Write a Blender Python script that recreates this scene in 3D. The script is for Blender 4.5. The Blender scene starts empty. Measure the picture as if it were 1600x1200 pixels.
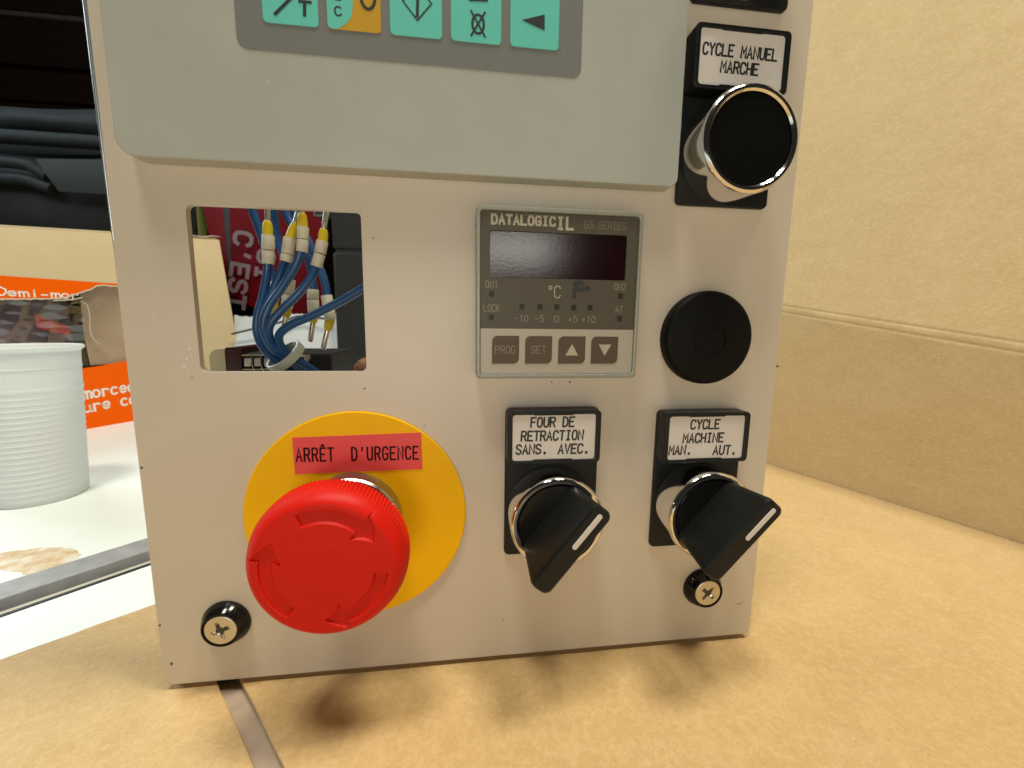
import bpy, bmesh, math, random
from mathutils import Vector, Matrix
random.seed(7)
sc = bpy.context.scene
PI = math.pi
MM = 0.001
COL = sc.collection

# ------------------------------------------------------------------ camera
FPX = 666.13
CAM = Vector((90.293, -129.286, 112.253))            # millimetres
YAW, PITCH, ROLL = 0.1313, 0.14518, 0.012656
_f = Vector((math.sin(YAW)*math.cos(PITCH), math.cos(YAW)*math.cos(PITCH), -math.sin(PITCH)))
_r = Vector((math.cos(YAW), -math.sin(YAW), 0)); _u = _r.cross(_f)
RIGHT = _r*math.cos(ROLL) + _u*math.sin(ROLL); UP = _u*math.cos(ROLL) - _r*math.sin(ROLL); FWD = _f
cd = bpy.data.cameras.new('camera'); cam = bpy.data.objects.new('camera', cd); COL.objects.link(cam)
cd.sensor_width = 36.0; cd.lens = FPX/1600*36.0; cd.clip_start = 0.005; cd.clip_end = 50
m = Matrix((RIGHT, UP, -FWD)).transposed().to_4x4(); m.translation = CAM*MM
cam.matrix_world = m; sc.camera = cam
cd.dof.use_dof = True; cd.dof.focus_distance = 0.150; cd.dof.aperture_fstop = 26.0

# ------------------------------------------------------------------ room light
w = bpy.data.worlds.new('World'); sc.world = w; w.use_nodes = True
bg = w.node_tree.nodes['Background']
bg.inputs[0].default_value = (1.0, 0.93, 0.84, 1); bg.inputs[1].default_value = 0.02

def lamp(name, loc, target, sx, sy, power, col, ax=(1, 0, 0)):
    ld = bpy.data.lights.new(name, 'AREA'); ld.shape = 'RECTANGLE'; ld.size = sx; ld.size_y = sy
    ld.energy = power; ld.color = col
    o = bpy.data.objects.new(name, ld); COL.objects.link(o); o.location = loc
    z_ = (Vector(loc)-Vector(target)).normalized(); x_ = Vector(ax); x_ = (x_-z_*x_.dot(z_)).normalized()
    o.rotation_euler = Matrix((x_, z_.cross(x_), z_)).transposed().to_euler()
    return o
lamp('ceiling_lamp', (-0.14, -0.36, 1.70), (0.0, -0.10, 0), 0.30, 0.26, 17, (1.0, 0.95, 0.80))
lamp('ceiling_lamp', (0.52, -0.16, 1.70), (0.48, -0.12, 0), 0.40, 0.30, 20.5, (1.0, 0.94, 0.74))
lamp('room_lamp', (-0.06, -1.50, 0.06), (0.08, 0.0, 0.10), 0.44, 0.34, 6.0, (1.0, 0.92, 0.78))
lamp('room_lamp', (0.30, -1.50, 0.38), (0.11, 0.0, 0.13), 0.30, 0.08, 0.9, (1.0, 0.95, 0.86))
lamp('window_light', (-1.15, 0.75, 0.95), (-0.32, 0.40, 0), 0.7, 0.7, 12, (0.80, 0.96, 1.0), ax=(0, 1, 0))

sc.view_settings.view_transform = 'Standard'; sc.view_settings.look = 'None'
sc.view_settings.exposure = 0.0; sc.view_settings.gamma = 1.0
sc.view_settings.use_curve_mapping = False
sc.cycles.max_bounces = 8; sc.cycles.diffuse_bounces = 4; sc.cycles.glossy_bounces = 4; sc.cycles.transparent_max_bounces = 8

# ------------------------------------------------------------------ helpers
def at(px, py, y):
    """point (mm) seen at a photograph pixel at depth y"""
    d = FWD + RIGHT*((px-800)/FPX) + UP*((600-py)/FPX)
    return CAM + d*((y-CAM.y)/d.y)
def atz(px, py, z):
    d = FWD + RIGHT*((px-800)/FPX) + UP*((600-py)/FPX)
    return CAM + d*((z-CAM.z)/d.z)

def _n(nt, t, **kw):
    n = nt.nodes.new(t)
    for k, v in kw.items(): setattr(n, k, v)
    return n
def mat(name, col, rough=0.5, metal=0.0, var=0.0, var_scale=60, var_col=None, bump=0.0, bump_scale=800, coat=0.0,
        speck=0.0, speck_scale=500, speck_col=(0.9, 0.9, 0.85), rough_var=0.0, stretch=None, spec=0.5, trans=0.0, speck_th=0.74):
    """Principled material (scales per metre) with soft colour variation, small specks and fine relief"""
    M = bpy.data.materials.new(name); M.use_nodes = True; nt = M.node_tree
    b = nt.nodes['Principled BSDF']
    b.inputs['Base Color'].default_value = (*col, 1); b.inputs['Roughness'].default_value = rough
    b.inputs['Metallic'].default_value = metal; b.inputs['Coat Weight'].default_value = coat
    b.inputs['Specular IOR Level'].default_value = spec
    b.inputs['Transmission Weight'].default_value = trans
    tc = _n(nt, 'ShaderNodeTexCoord'); vec = tc.outputs['Object']
    if stretch:
        mp = _n(nt, 'ShaderNodeMapping'); mp.inputs['Scale'].default_value = stretch
        nt.links.new(vec, mp.inputs['Vector']); vec = mp.outputs['Vector']
    cur = None
    def noise(scale, detail=4, rough_=0.55):
        n = _n(nt, 'ShaderNodeTexNoise'); n.inputs['Scale'].default_value = scale
        n.inputs['Detail'].default_value = detail; n.inputs['Roughness'].default_value = rough_
        nt.links.new(vec, n.inputs['Vector']); return n
    if var > 0:
        n = noise(var_scale); r = _n(nt, 'ShaderNodeMapRange')
        r.inputs[1].default_value = 0.35; r.inputs[2].default_value = 0.65; r.inputs[3].default_value = 0; r.inputs[4].default_value = var
        nt.links.new(n.outputs['Fac'], r.inputs[0])
        mx = _n(nt, 'ShaderNodeMix', data_type='RGBA'); mx.inputs[6].default_value = (*col, 1)
        mx.inputs[7].default_value = (*(var_col or tuple(c*0.4 for c in col)), 1)
        nt.links.new(r.outputs[0], mx.inputs[0]); cur = mx.outputs[2]
    if speck > 0:
        n = noise(speck_scale, 2); r = _n(nt, 'ShaderNodeMapRange')
        r.inputs[1].default_value = speck_th; r.inputs[2].default_value = speck_th+0.04; r.inputs[4].default_value = speck
        nt.links.new(n.outputs['Fac'], r.inputs[0])
        mx = _n(nt, 'ShaderNodeMix', data_type='RGBA'); mx.inputs[6].default_value = (*col, 1)
        mx.inputs[7].default_value = (*speck_col, 1)
        if cur: nt.links.new(cur, mx.inputs[6])
        nt.links.new(r.outputs[0], mx.inputs[0]); cur = mx.outputs[2]
    if cur: nt.links.new(cur, b.inputs['Base Color'])
    if rough_var > 0:
        n = noise(140, 5); r = _n(nt, 'ShaderNodeMapRange')
        r.inputs[1].default_value = 0.3; r.inputs[2].default_value = 0.7
        r.inputs[3].default_value = max(0.02, rough-rough_var); r.inputs[4].default_value = rough+rough_var
        nt.links.new(n.outputs['Fac'], r.inputs[0]); nt.links.new(r.outputs[0], b.inputs['Roughness'])
    if bump > 0:
        n = noise(bump_scale, 3); bp = _n(nt, 'ShaderNodeBump')
        bp.inputs['Strength'].default_value = bump; bp.inputs['Distance'].default_value = 0.0006
        nt.links.new(n.outputs['Fac'], bp.inputs['Height']); nt.links.new(bp.outputs['Normal'], b.inputs['Normal'])
    return M

def kraft(name, col, dark, light, fibre=(1, 1, 1)):
    """cardboard liner: fibrous blotches, pale and dark flecks, faint sheen"""
    M = bpy.data.materials.new(name); M.use_nodes = True; nt = M.node_tree; b = nt.nodes['Principled BSDF']
    tc = _n(nt, 'ShaderNodeTexCoord'); mp = _n(nt, 'ShaderNodeMapping'); mp.inputs['Scale'].default_value = fibre
    nt.links.new(tc.outputs['Object'], mp.inputs['Vector'])
    def noise(s, d, dist=0.0):
        n = _n(nt, 'ShaderNodeTexNoise'); n.inputs['Scale'].default_value = s; n.inputs['Detail'].default_value = d
        n.inputs['Roughness'].default_value = 0.62; n.inputs['Distortion'].default_value = dist
        nt.links.new(mp.outputs['Vector'], n.inputs['Vector']); return n.outputs['Fac']
    def rng(fac, a, c, lo, hi):
        r = _n(nt, 'ShaderNodeMapRange'); nt.links.new(fac, r.inputs[0])
        for i, v in enumerate((a, c, lo, hi)): r.inputs[i+1].default_value = v
        return r.outputs[0]
    def mix(fac, a, c):
        x = _n(nt, 'ShaderNodeMix', data_type='RGBA'); nt.links.new(fac, x.inputs[0])
        if isinstance(a, tuple): x.inputs[6].default_value = (*a, 1)
        else: nt.links.new(a, x.inputs[6])
        x.inputs[7].default_value = (*c, 1); return x.outputs[2]
    c = mix(rng(noise(24, 4), 0.35, 0.68, 0, 0.22), col, dark)
    c = mix(rng(noise(480, 8, 0.3), 0.45, 0.68, 0, 0.30), c, light)
    c = mix(rng(noise(90, 6, 0.3), 0.42, 0.66, 0, 0.14), c, light)
    c = mix(rng(noise(650, 3, 0.2), 0.62, 0.74, 0, 0.38), c, light)
    c = mix(rng(noise(1500, 3, 0.0), 0.56, 0.70, 0, 0.45), c, dark)
    c = mix(rng(noise(900, 5, 0.2), 0.55, 0.74, 0, 0.28), c, dark)
    nt.links.new(c, b.inputs['Base Color'])
    b.inputs['Roughness'].default_value = 0.62; b.inputs['Sheen Weight'].default_value = 0.12
    bp = _n(nt, 'ShaderNodeBump'); bp.inputs['Strength'].default_value = 0.15; bp.inputs['Distance'].default_value = 0.0005
    nt.links.new(noise(700, 6, 0.3), bp.inputs['Height']); nt.links.new(bp.outputs['Normal'], b.inputs['Normal'])
    return M

class MB:
    """collects geometry in millimetres"""
    def __init__(s): s.v = []; s.f = []
    def add(s, vs, fs):
        k = len(s.v); s.v += [tuple(x) for x in vs]; s.f += [tuple(i+k for i in f) for f in fs]
    def box(s, x0, x1, y0, y1, z0, z1):
        s.add([(x0,y0,z0),(x1,y0,z0),(x1,y1,z0),(x0,y1,z0),(x0,y0,z1),(x1,y0,z1),(x1,y1,z1),(x0,y1,z1)],
              [(0,3,2,1),(4,5,6,7),(0,1,5,4),(1,2,6,5),(2,3,7,6),(3,0,4,7)]); return s
    def prism(s, poly, y0, y1):
        """poly in (x,z), anticlockwise seen from the front (-y)"""
        n = len(poly)
        s.add([(x,y0,z) for x,z in poly]+[(x,y1,z) for x,z in poly],
              [tuple(range(n)), tuple(range(2*n-1,n-1,-1))]+[(i,i+n,(i+1)%n+n,(i+1)%n) for i in range(n)]); return s
    def slab(s, poly, z0, z1):
        n = len(poly)
        s.add([(x,y,z1) for x,y in poly]+[(x,y,z0) for x,y in poly],
              [tuple(range(n)), tuple(range(2*n-1,n-1,-1))]+[(i,i+n,(i+1)%n+n,(i+1)%n) for i in range(n)]); return s
    def lathe(s, prof, cx, cz, n=64, fn=None, cap0=True, cap1=True):
        """profile of (radius, height towards the viewer) about an axis along y"""
        vs = []; fs = []
        for r, h in prof:
            for k in range(n):
                a = 2*PI*k/n; rr, hh = (r, h) if fn is None else fn(r, h, a)
                vs.append((cx+rr*math.cos(a), -hh, cz+rr*math.sin(a)))
        for i in range(len(prof)-1):
            for k in range(n):
                k2 = (k+1) % n; fs.append((i*n+k, i*n+k2, (i+1)*n+k2, (i+1)*n+k))
        if cap1: fs.append(tuple((len(prof)-1)*n+k for k in range(n)))
        if cap0: fs.append(tuple(n-1-k for k in range(n)))
        s.add(vs, fs); return s
    def vlathe(s, prof, cx, cy, n=96, cap0=False):
        vs = []; fs = []
        for r, z in prof:
            for k in range(n):
                a = 2*PI*k/n; vs.append((cx+r*math.cos(a), cy+r*math.sin(a), z))
        for i in range(len(prof)-1):
            for k in range(n):
                k2 = (k+1) % n; fs.append((i*n+k, i*n+k2, (i+1)*n+k2, (i+1)*n+k))
        if cap0: fs.append(tuple(n-1-k for k in range(n)))
        s.add(vs, fs); return s
    def tube(s, pts, rad, n=12, caps=True):
        pts = [Vector(p) for p in pts]; vs = []; fs = []; L = len(pts)
        rads = rad if isinstance(rad, (list, tuple)) else [rad]*L
        prev = None
        for i, p in enumerate(pts):
            t = (pts[min(i+1,L-1)]-pts[max(i-1,0)]).normalized()
            if prev is None:
                a = t.orthogonal().normalized()
            else:
                a = (prev - t*prev.dot(t)).normalized()
            prev = a; b = t.cross(a)
            for k in range(n):
                q = 2*PI*k/n; vs.append(p+(a*math.cos(q)+b*math.sin(q))*rads[i])
        for i in range(L-1):
            for k in range(n):
                k2 = (k+1) % n; fs.append((i*n+k, i*n+k2, (i+1)*n+k2, (i+1)*n+k))
        if caps:
            fs.append(tuple(n-1-k for k in range(n))); fs.append(tuple((L-1)*n+k for k in range(n)))
        s.add(vs, fs); return s
    def grid(s, nu, nv, fn):
        vs = [fn(i/nu, j/nv) for j in range(nv+1) for i in range(nu+1)]
        fs = [(j*(nu+1)+i, j*(nu+1)+i+1, (j+1)*(nu+1)+i+1, (j+1)*(nu+1)+i) for j in range(nv) for i in range(nu)]
        s.add(vs, fs); return s
    def holed(s, outer, holes, y0, y1):
        """flat plate (x,z outline) with openings, from front y0 to back y1"""
        bm = bmesh.new(); es = []
        for loop in [outer]+holes:
            vv = [bm.verts.new((x, 0, z)) for x, z in loop]
            es += [bm.edges.new((vv[i], vv[(i+1) % len(vv)])) for i in range(len(vv))]
        bmesh.ops.triangle_fill(bm, use_beauty=True, use_dissolve=False, edges=es)
        bm.verts.index_update(); vs = [v.co.copy() for v in bm.verts]; n = len(vs)
        tris = []
        for f in bm.faces:
            ids = [v.index for v in f.verts]
            a, b, c = (vs[i] for i in ids[:3])
            if (b-a).cross(c-a).y > 0: ids.reverse()
            tris.append(ids)
        bm.free()
        fs = [tuple(t) for t in tris]+[tuple(i+n for i in reversed(t)) for t in tris]
        base = 0
        for loop in [outer]+holes:
            L = len(loop)
            area = sum(loop[i][0]*loop[(i+1)%L][1]-loop[(i+1)%L][0]*loop[i][1] for i in range(L))
            for i in range(L):
                a, b = base+i, base+(i+1) % L
                q = (a, a+n, b+n, b)
                if (area > 0) != (loop is outer): q = q[::-1]
                fs.append(q)
            base += L
        s.add([(v.x, y0, v.z) for v in vs]+[(v.x, y1, v.z) for v in vs], fs); return s
    def build(s, name, material, parent=None, smooth=35, bevel=0.0, segs=2, off=(0,0,0), fix=False):
        me = bpy.data.meshes.new(name)
        me.from_pydata([((x-off[0])*MM, (y-off[1])*MM, (z-off[2])*MM) for x, y, z in s.v], [], s.f)
        me.materials.append(material)
        if bevel > 0 or fix:
            bm = bmesh.new(); bm.from_mesh(me)
            if fix: bmesh.ops.recalc_face_normals(bm, faces=bm.faces)
            if bevel > 0:
                bm.normal_update()
                es = [e for e in bm.edges if len(e.link_faces) == 2 and e.calc_face_angle(0) > math.radians(50)]
                bmesh.ops.bevel(bm, geom=es, offset=bevel*MM, segments=segs, profile=0.5, affect='EDGES', clamp_overlap=True)
            bm.to_mesh(me); bm.free()
        if smooth:
            me.polygons.foreach_set('use_smooth', [True]*len(me.polygons))
            me.set_sharp_from_angle(angle=math.radians(smooth))
            if bevel > 0:
                for p in me.polygons:
                    if max(abs(c) for c in p.normal) > 0.9999 and p.area > 2e-6: p.use_smooth = False
        me.update()
        o = bpy.data.objects.new(name, me); COL.objects.link(o)
        if parent: o.parent = parent
        return o

def tag(o, label=None, cat=None, group=None, kind=None):
    if label: o['label'] = label
    if cat: o['category'] = cat
    if group: o['group'] = group
    if kind: o['kind'] = kind
    return o
class Thing:
    """an Empty at a thing's base; parts are given in scene millimetres"""
    def __init__(s, name, loc, label, cat, group=None):
        s.o = bpy.data.objects.new(name, None); COL.objects.link(s.o); s.off = loc
        s.o.location = tuple(c*MM for c in loc); s.o.empty_display_size = 0.01
        tag(s.o, label, cat, group)
    def part(s, name, mb, material, parent=None, **kw):
        return mb.build(name, material, parent or s.o, off=s.off, **kw)

def rrect(x0, x1, z0, z1, r, n=6):
    if not isinstance(r, (list, tuple)): r = [r]*4          # bl, br, tr, tl
    P = []
    for (cx, cz, a0, rr) in ((x0+r[0], z0+r[0], PI, r[0]), (x1-r[1], z0+r[1], 1.5*PI, r[1]), (x1-r[2], z1-r[2], 0, r[2]), (x0+r[3], z1-r[3], PI/2, r[3])):
        if rr < 1e-6: P.append((cx, cz)); continue
        for k in range(n+1):
            a = a0+k*PI/2/n; P.append((cx+rr*math.cos(a), cz+rr*math.sin(a)))
    return P
def circle(cx, cz, r, n=48): return [(cx+r*math.cos(2*PI*k/n), cz+r*math.sin(2*PI*k/n)) for k in range(n)]
def catmull(pts, k=6):
    P = [Vector(p) for p in pts]; P = [P[0]*2-P[1]]+P+[P[-1]*2-P[-2]]; out = []
    for i in range(1, len(P)-2):
        a, b, c, d = P[i-1:i+3]
        for j in range(k):
            t = j/k; out.append(0.5*((2*b)+(c-a)*t+(2*a-5*b+4*c-d)*t*t+(3*b-a-3*c+d)*t**3))
    out.append(P[-2]); return out

# ---- plotter lettering: every glyph is a few strokes on a 4 x 6 field
def arc(cx, cy, rx, ry, a0, a1, n=10): return [(cx+rx*math.cos(math.radians(a0+(a1-a0)*k/n)), cy+ry*math.sin(math.radians(a0+(a1-a0)*k/n))) for k in range(n+1)]
_O = [(1.2,0),(2.8,0),(3.7,.9),(4,2),(4,4),(3.7,5.1),(2.8,6),(1.2,6),(.3,5.1),(0,4),(0,2),(.3,.9),(1.2,0)]
_R = [[(0,0),(0,6),(2.9,6),(3.8,5.4),(4,4.5),(3.8,3.6),(2.9,3),(0,3)],[(2.2,3),(4,0)]]
G = {
 'A': [[(0,0),(2,6),(4,0)],[(.75,2),(3.25,2)]], 'B': [[(0,0),(0,6),(2.8,6),(3.7,5.3),(3.7,3.8),(2.8,3.1),(0,3.1)],[(2.8,3.1),(4,2.3),(4,.8),(2.9,0),(0,0)]],
 'C': [[(4,4.8),(3.6,5.6),(2.8,6),(1.2,6),(.3,5.2),(0,4),(0,2),(.3,.8),(1.2,0),(2.8,0),(3.6,.4),(4,1.2)]],
 'D': [[(0,0),(0,6),(2.2,6),(3.5,5.2),(4,4),(4,2),(3.5,.8),(2.2,0),(0,0)]], 'E': [[(4,0),(0,0),(0,6),(4,6)],[(0,3.1),(3,3.1)]],
 'F': [[(0,0),(0,6),(4,6)],[(0,3.1),(3,3.1)]], 'G': [[(4,4.9),(3.5,5.7),(2.8,6),(1.2,6),(.3,5.2),(0,4),(0,2),(.3,.8),(1.2,0),(2.8,0),(4,.9),(4,2.8),(2.3,2.8)]],
 'H': [[(0,0),(0,6)],[(4,0),(4,6)],[(0,3),(4,3)]], 'I': [[(2,0),(2,6)],[(.9,0),(3.1,0)],[(.9,6),(3.1,6)]], 'K': [[(0,0),(0,6)],[(4,6),(0,2.4)],[(1.3,3.5),(4,0)]],
 'L': [[(0,6),(0,0),(4,0)]], 'M': [[(0,0),(0,6),(2,2.4),(4,6),(4,0)]], 'N': [[(0,0),(0,6),(4,0),(4,6)]], 'O': [_O],
 'P': [[(0,0),(0,6),(2.9,6),(3.8,5.4),(4,4.5),(3.8,3.6),(2.9,3),(0,3)]], 'R': _R,
 'S': [[(4,5),(3.3,5.7),(2.6,6),(1.3,6),(.3,5.4),(0,4.6),(.4,3.7),(1.3,3.2),(2.8,2.8),(3.7,2.3),(4,1.4),(3.6,.5),(2.7,0),(1.2,0),(.4,.4),(0,1.1)]],
 'T': [[(2,0),(2,6)],[(0,6),(4,6)]], 'U': [[(0,6),(0,1.5),(.5,.5),(1.4,0),(2.6,0),(3.5,.5),(4,1.5),(4,6)]], 'V': [[(0,6),(2,0),(4,6)]],
 'X': [[(0,0),(4,6)],[(0,6),(4,0)]], 'Y': [[(0,6),(2,3),(4,6)],[(2,3),(2,0)]],
 '0': [_O], '1': [[(1,4.8),(2.3,6),(2.3,0)]], '2': [[(0,4.8),(.6,5.7),(1.4,6),(2.7,6),(3.8,5.2),(3.8,4),(3,2.8),(0,0),(4,0)]],
 '5': [[(3.7,6),(.5,6),(.2,3.3),(1.2,3.8),(2.6,3.8),(3.7,3.1),(4,2),(3.7,.8),(2.7,0),(1.2,0),(.3,.5),(0,1.2)]],
 '.': [[(1.7,0),(2.3,0),(2.3,.6),(1.7,.6),(1.7,.1)]], "'": [[(2.2,6),(1.9,4.6)]], '-': [[(.6,3),(3.4,3)]], '+': [[(.4,2.4),(3.6,2.4)],[(2,.8),(2,4)]],
 '^': [[(1,6.9),(2,7.8),(3,6.9)]], 'o_deg': [arc(2,4.9,1.1,1.1,0,360,12)],
}
G['É'] = G['E']; G['Ê'] = G['E']+[[(1.1,6.9),(2,7.6),(2.9,6.9)]]
# brush handwriting, lower case
H = {
 'D': [[(1,0),(1.1,6)],[(0,5.6),(2.2,6.2),(4.2,4.8),(4.4,2.6),(3.2,.6),(.4,-.1)]],
 'a': [arc(1.7,1.8,1.6,1.8,40,380,12),[(3.3,3.4),(3.3,.6),(4,0)]], 'c': [arc(2,1.8,1.8,1.8,50,310,10)], 'd': [arc(1.7,1.8,1.6,1.8,40,380,12),[(3.4,6),(3.3,.5),(4,0)]],
 'e': [[(.4,1.7),(3.4,2)]+arc(2,1.9,1.6,1.7,10,320,12)], 'i': [[(2,3.4),(2,0)],[(2,4.8),(2.1,5)]], 'm': [[(.1,3.5),(.3,0)],arc(1.2,2.4,.9,1.1,180,0,6)+[(2.1,0)],arc(3.1,2.4,1,1.1,180,0,6)+[(4.2,0)]],
 'n': [[(.3,3.5),(.4,0)],arc(2,2.2,1.6,1.3,180,0,8)+[(3.7,0)]], 'o': [arc(2,1.8,1.7,1.8,90,450,14)], 'r': [[(.6,3.5),(.8,0)],arc(2.2,2.2,1.5,1.2,180,40,6)],
 'u': [[(.3,3.5)]+arc(1.9,1.4,1.6,1.4,180,360,8)+[(3.5,3.5),(3.6,.4),(4.2,0)]], 'x': [[(.2,3.4),(3.6,0)],[(3.5,3.5),(.1,-.1)]], 'p': [[(.5,3.5),(.7,-2.4)],arc(2.1,1.8,1.6,1.7,160,-150,10)], '-': [[(.4,1.8),(3,1.9)]],
}
def ribbon(mb, pts, w, place, lift):
    """flat mitred stroke"""
    pts = [Vector((p[0], p[1])) for p in pts]
    q = [pts[0]]
    for p in pts[1:]:
        if (p-q[-1]).length > 1e-5: q.append(p)
    pts = q; n = len(pts)
    if n < 2: return
    closed = (pts[0]-pts[-1]).length < 1e-4
    d0 = (pts[1]-pts[0]).normalized(); d1 = (pts[-1]-pts[-2]).normalized()
    if not closed: pts[0] = pts[0]-d0*w*.42; pts[-1] = pts[-1]+d1*w*.42
    vs = []
    for i, p in enumerate(pts):
        if closed: a = (pts[1]-pts[0]) if i in (0, n-1) else (pts[i+1]-p); b = (pts[-1]-pts[-2]) if i in (0, n-1) else (p-pts[i-1])
        else: a = pts[min(i+1,n-1)]-pts[min(i,n-2)]; b = pts[max(i,1)]-pts[max(i-1,0)]
        a = a.normalized(); b = b.normalized(); t = a+b
        t = t.normalized() if t.length > 0.2 else a
        nn = Vector((-t.y, t.x)); k = 1/max(0.5, nn.dot(Vector((-a.y, a.x))))
        vs += [place(p+nn*w*.5*k, lift), place(p-nn*w*.5*k, lift)]
    mb.add(vs, [(2*i, 2*i+1, 2*i+3, 2*i+2) for i in range(n-1)])
def lettering(mb, s, xl, xr, zc, height, place, stroke, font=G, fill=0.72, slant=0.0, lift0=0.0):
    """a line of text centred on zc between xl and xr; place maps (x,z) and a lift to 3D"""
    n = len(s); adv = (xr-xl)/(n-1+fill) if n > 1 else (xr-xl)/fill; cw = adv*fill; k = 0
    for i, ch in enumerate(s):
        for pl in font.get(ch, []):
            pts = []
            for x, z in pl:
                zz = (z/6-.5)*height; pts.append((xl+i*adv+x/4*cw+slant*zz, zc+zz))
            ribbon(mb, pts, stroke, place, lift0+0.012*(k % 4)); k += 1
def front(y):
    return lambda p, l: (p[0], y-l, p[1])

# ------------------------------------------------------------------ materials
M = {}
M['paint'] = mat('panel_paint', (0.56, 0.495, 0.41), 0.46, spec=1.0, var=0.12, var_scale=9, var_col=(0.45, 0.385, 0.31), bump=0.04, bump_scale=1500, speck=0.6, speck_scale=900, speck_col=(0.22, 0.17, 0.12), speck_th=0.80)
M['edge_glint'] = mat('edge_glint_metal', (0.86, 0.90, 0.95), 0.30, 1.0, var=0.3, var_scale=120, var_col=(0.6, 0.6, 0.6))  # bright metal that imitates light caught on the panel's left edge
M['primer'] = mat('light_primer', (0.66, 0.64, 0.60), 0.6)
M['bare'] = mat('chipped_steel', (0.06, 0.05, 0.04), 0.6)
M['grey'] = mat('grey_plastic', (0.385, 0.405, 0.38), 0.40, spec=0.7, var=0.12, var_scale=25, bump=0.06, bump_scale=3000, speck=0.7, speck_scale=650, speck_col=(0.75, 0.75, 0.68), speck_th=0.77, rough_var=0.06)
M['overlay'] = mat('overlay_grey', (0.17, 0.182, 0.178), 0.38, speck=0.7, speck_scale=600, speck_col=(0.65, 0.66, 0.6), speck_th=0.755, bump=0.05, bump_scale=2500)
M['teal'] = mat('key_teal', (0.12, 0.55, 0.49), 0.38, speck=0.5, speck_scale=600, speck_col=(0.6, 0.85, 0.78), speck_th=0.75)
M['amber'] = mat('key_amber', (0.52, 0.30, 0.02), 0.38)
M['ink'] = mat('black_ink', (0.012, 0.016, 0.016), 0.5)
M['inkred'] = mat('label_ink', (0.020, 0.004, 0.006), 0.6, spec=0.1)
M['black'] = mat('black_plastic', (0.007, 0.008, 0.008), 0.40, spec=0.25, bump=0.08, bump_scale=3000, speck=0.35, speck_scale=1100, speck_col=(0.16, 0.16, 0.15), speck_th=0.745, rough_var=0.08)
M['blackgloss'] = mat('gloss_black', (0.006, 0.006, 0.006), 0.12, spec=0.3, speck=0.5, speck_scale=1500, speck_col=(0.3, 0.3, 0.28), speck_th=0.80)
M['plug'] = mat('matt_black_plug', (0.004, 0.004, 0.0035), 0.5, spec=0.12, bump=0.05, bump_scale=2500)
M['chrome'] = mat('chrome', (0.78, 0.77, 0.75), 0.10, 1.0, rough_var=0.05)
M['satin'] = mat('dusty_chrome', (0.46, 0.45, 0.43), 0.34, 1.0, rough_var=0.10, speck=0.5, speck_scale=1200, speck_col=(0.7, 0.68, 0.62), speck_th=0.7)
M['steel'] = mat('steel', (0.58, 0.55, 0.50), 0.30, 1.0, bump=0.1, bump_scale=2500)
M['red'] = mat('red_plastic', (0.60, 0.008, 0.002), 0.50, spec=0.2, bump=0.06, bump_scale=3500, rough_var=0.06)
M['yellow'] = mat('yellow_plastic', (0.88, 0.49, 0.0), 0.45, spec=0.15, var=0.12, var_scale=30, var_col=(0.72, 0.30, 0.001), bump=0.04, bump_scale=2500)
M['redlabel'] = mat('red_label', (0.76, 0.065, 0.065), 0.40, spec=0.35, var=0.2, var_scale=70, var_col=(0.62, 0.09, 0.09))
M['legend'] = mat('legend_card', (0.64, 0.60, 0.58), 0.38, var=0.12, var_scale=60, var_col=(0.5, 0.46, 0.44))
M['meterbody'] = mat('meter_housing', (0.25, 0.26, 0.225), 0.26, rough_var=0.06)
M['meterdark'] = mat('meter_face', (0.080, 0.071, 0.052), 0.42, spec=0.25, bump=0.05, bump_scale=3000)
M['meterlight'] = mat('meter_keystrip', (0.38, 0.35, 0.30), 0.40, bump=0.05, bump_scale=3000)
M['meterkey'] = mat('meter_key', (0.088, 0.064, 0.042), 0.45, spec=0.25)
M['meterprint'] = mat('meter_print', (0.40, 0.37, 0.29), 0.5)
M['meterprintsmall'] = mat('meter_print_small', (0.27, 0.24, 0.18), 0.5)
M['meterprintdim'] = mat('meter_print_dim', (0.15, 0.13, 0.085), 0.5)
M['led'] = mat('led_window', (0.026, 0.022, 0.016), 0.4, spec=0.2)
M['display'] = mat('display_filter', (0.010, 0.0008, 0.0012), 0.15, bump=0.03, bump_scale=1800, spec=0.6)
M['kraft'] = kraft('kraft_floor', (0.535, 0.358, 0.155), (0.36, 0.22, 0.085), (0.74, 0.55, 0.30))
M['kraftwall'] = kraft('kraft_wall', (0.535, 0.38, 0.185), (0.42, 0.27, 0.11), (0.74, 0.58, 0.34), fibre=(0.8, 0.8, 1.35))
M['kraftedge'] = mat('kraft_edge', (0.30, 0.20, 0.11), 0.8, var=0.6, var_scale=500, bump=0.5, bump_scale=600)
M['kraftgrey'] = mat('kraft_inner', (0.42, 0.33, 0.25), 0.8, var=0.3, var_scale=120, bump=0.2, bump_scale=500)
M['desk'] = mat('desk_laminate', (0.80, 0.87, 0.87), 0.45, var=0.12, var_scale=18, var_col=(0.70, 0.72, 0.71), speck=0.25, speck_scale=220, speck_col=(0.55, 0.56, 0.55), speck_th=0.70)
M['alu'] = mat('desk_edge_strip', (0.34, 0.35, 0.37), 0.45, var=0.4, var_scale=120, bump=0.15, bump_scale=900)
M['darkedge'] = mat('dark_edge', (0.012, 0.012, 0.016), 0.5)
M['cream'] = mat('cream_edge', (0.50, 0.47, 0.38), 0.6)
M['blue'] = mat('blue_insulation', (0.012, 0.075, 0.22), 0.36, rough_var=0.06, var=0.2, var_scale=80)
M['ferrule'] = mat('yellow_ferrule', (0.62, 0.47, 0.01), 0.40)
M['sleeve'] = mat('white_marker_sleeve', (0.62, 0.60, 0.50), 0.55, var=0.25, var_scale=300)
M['tie'] = mat('nylon_tie', (0.55, 0.56, 0.48), 0.40)
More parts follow.
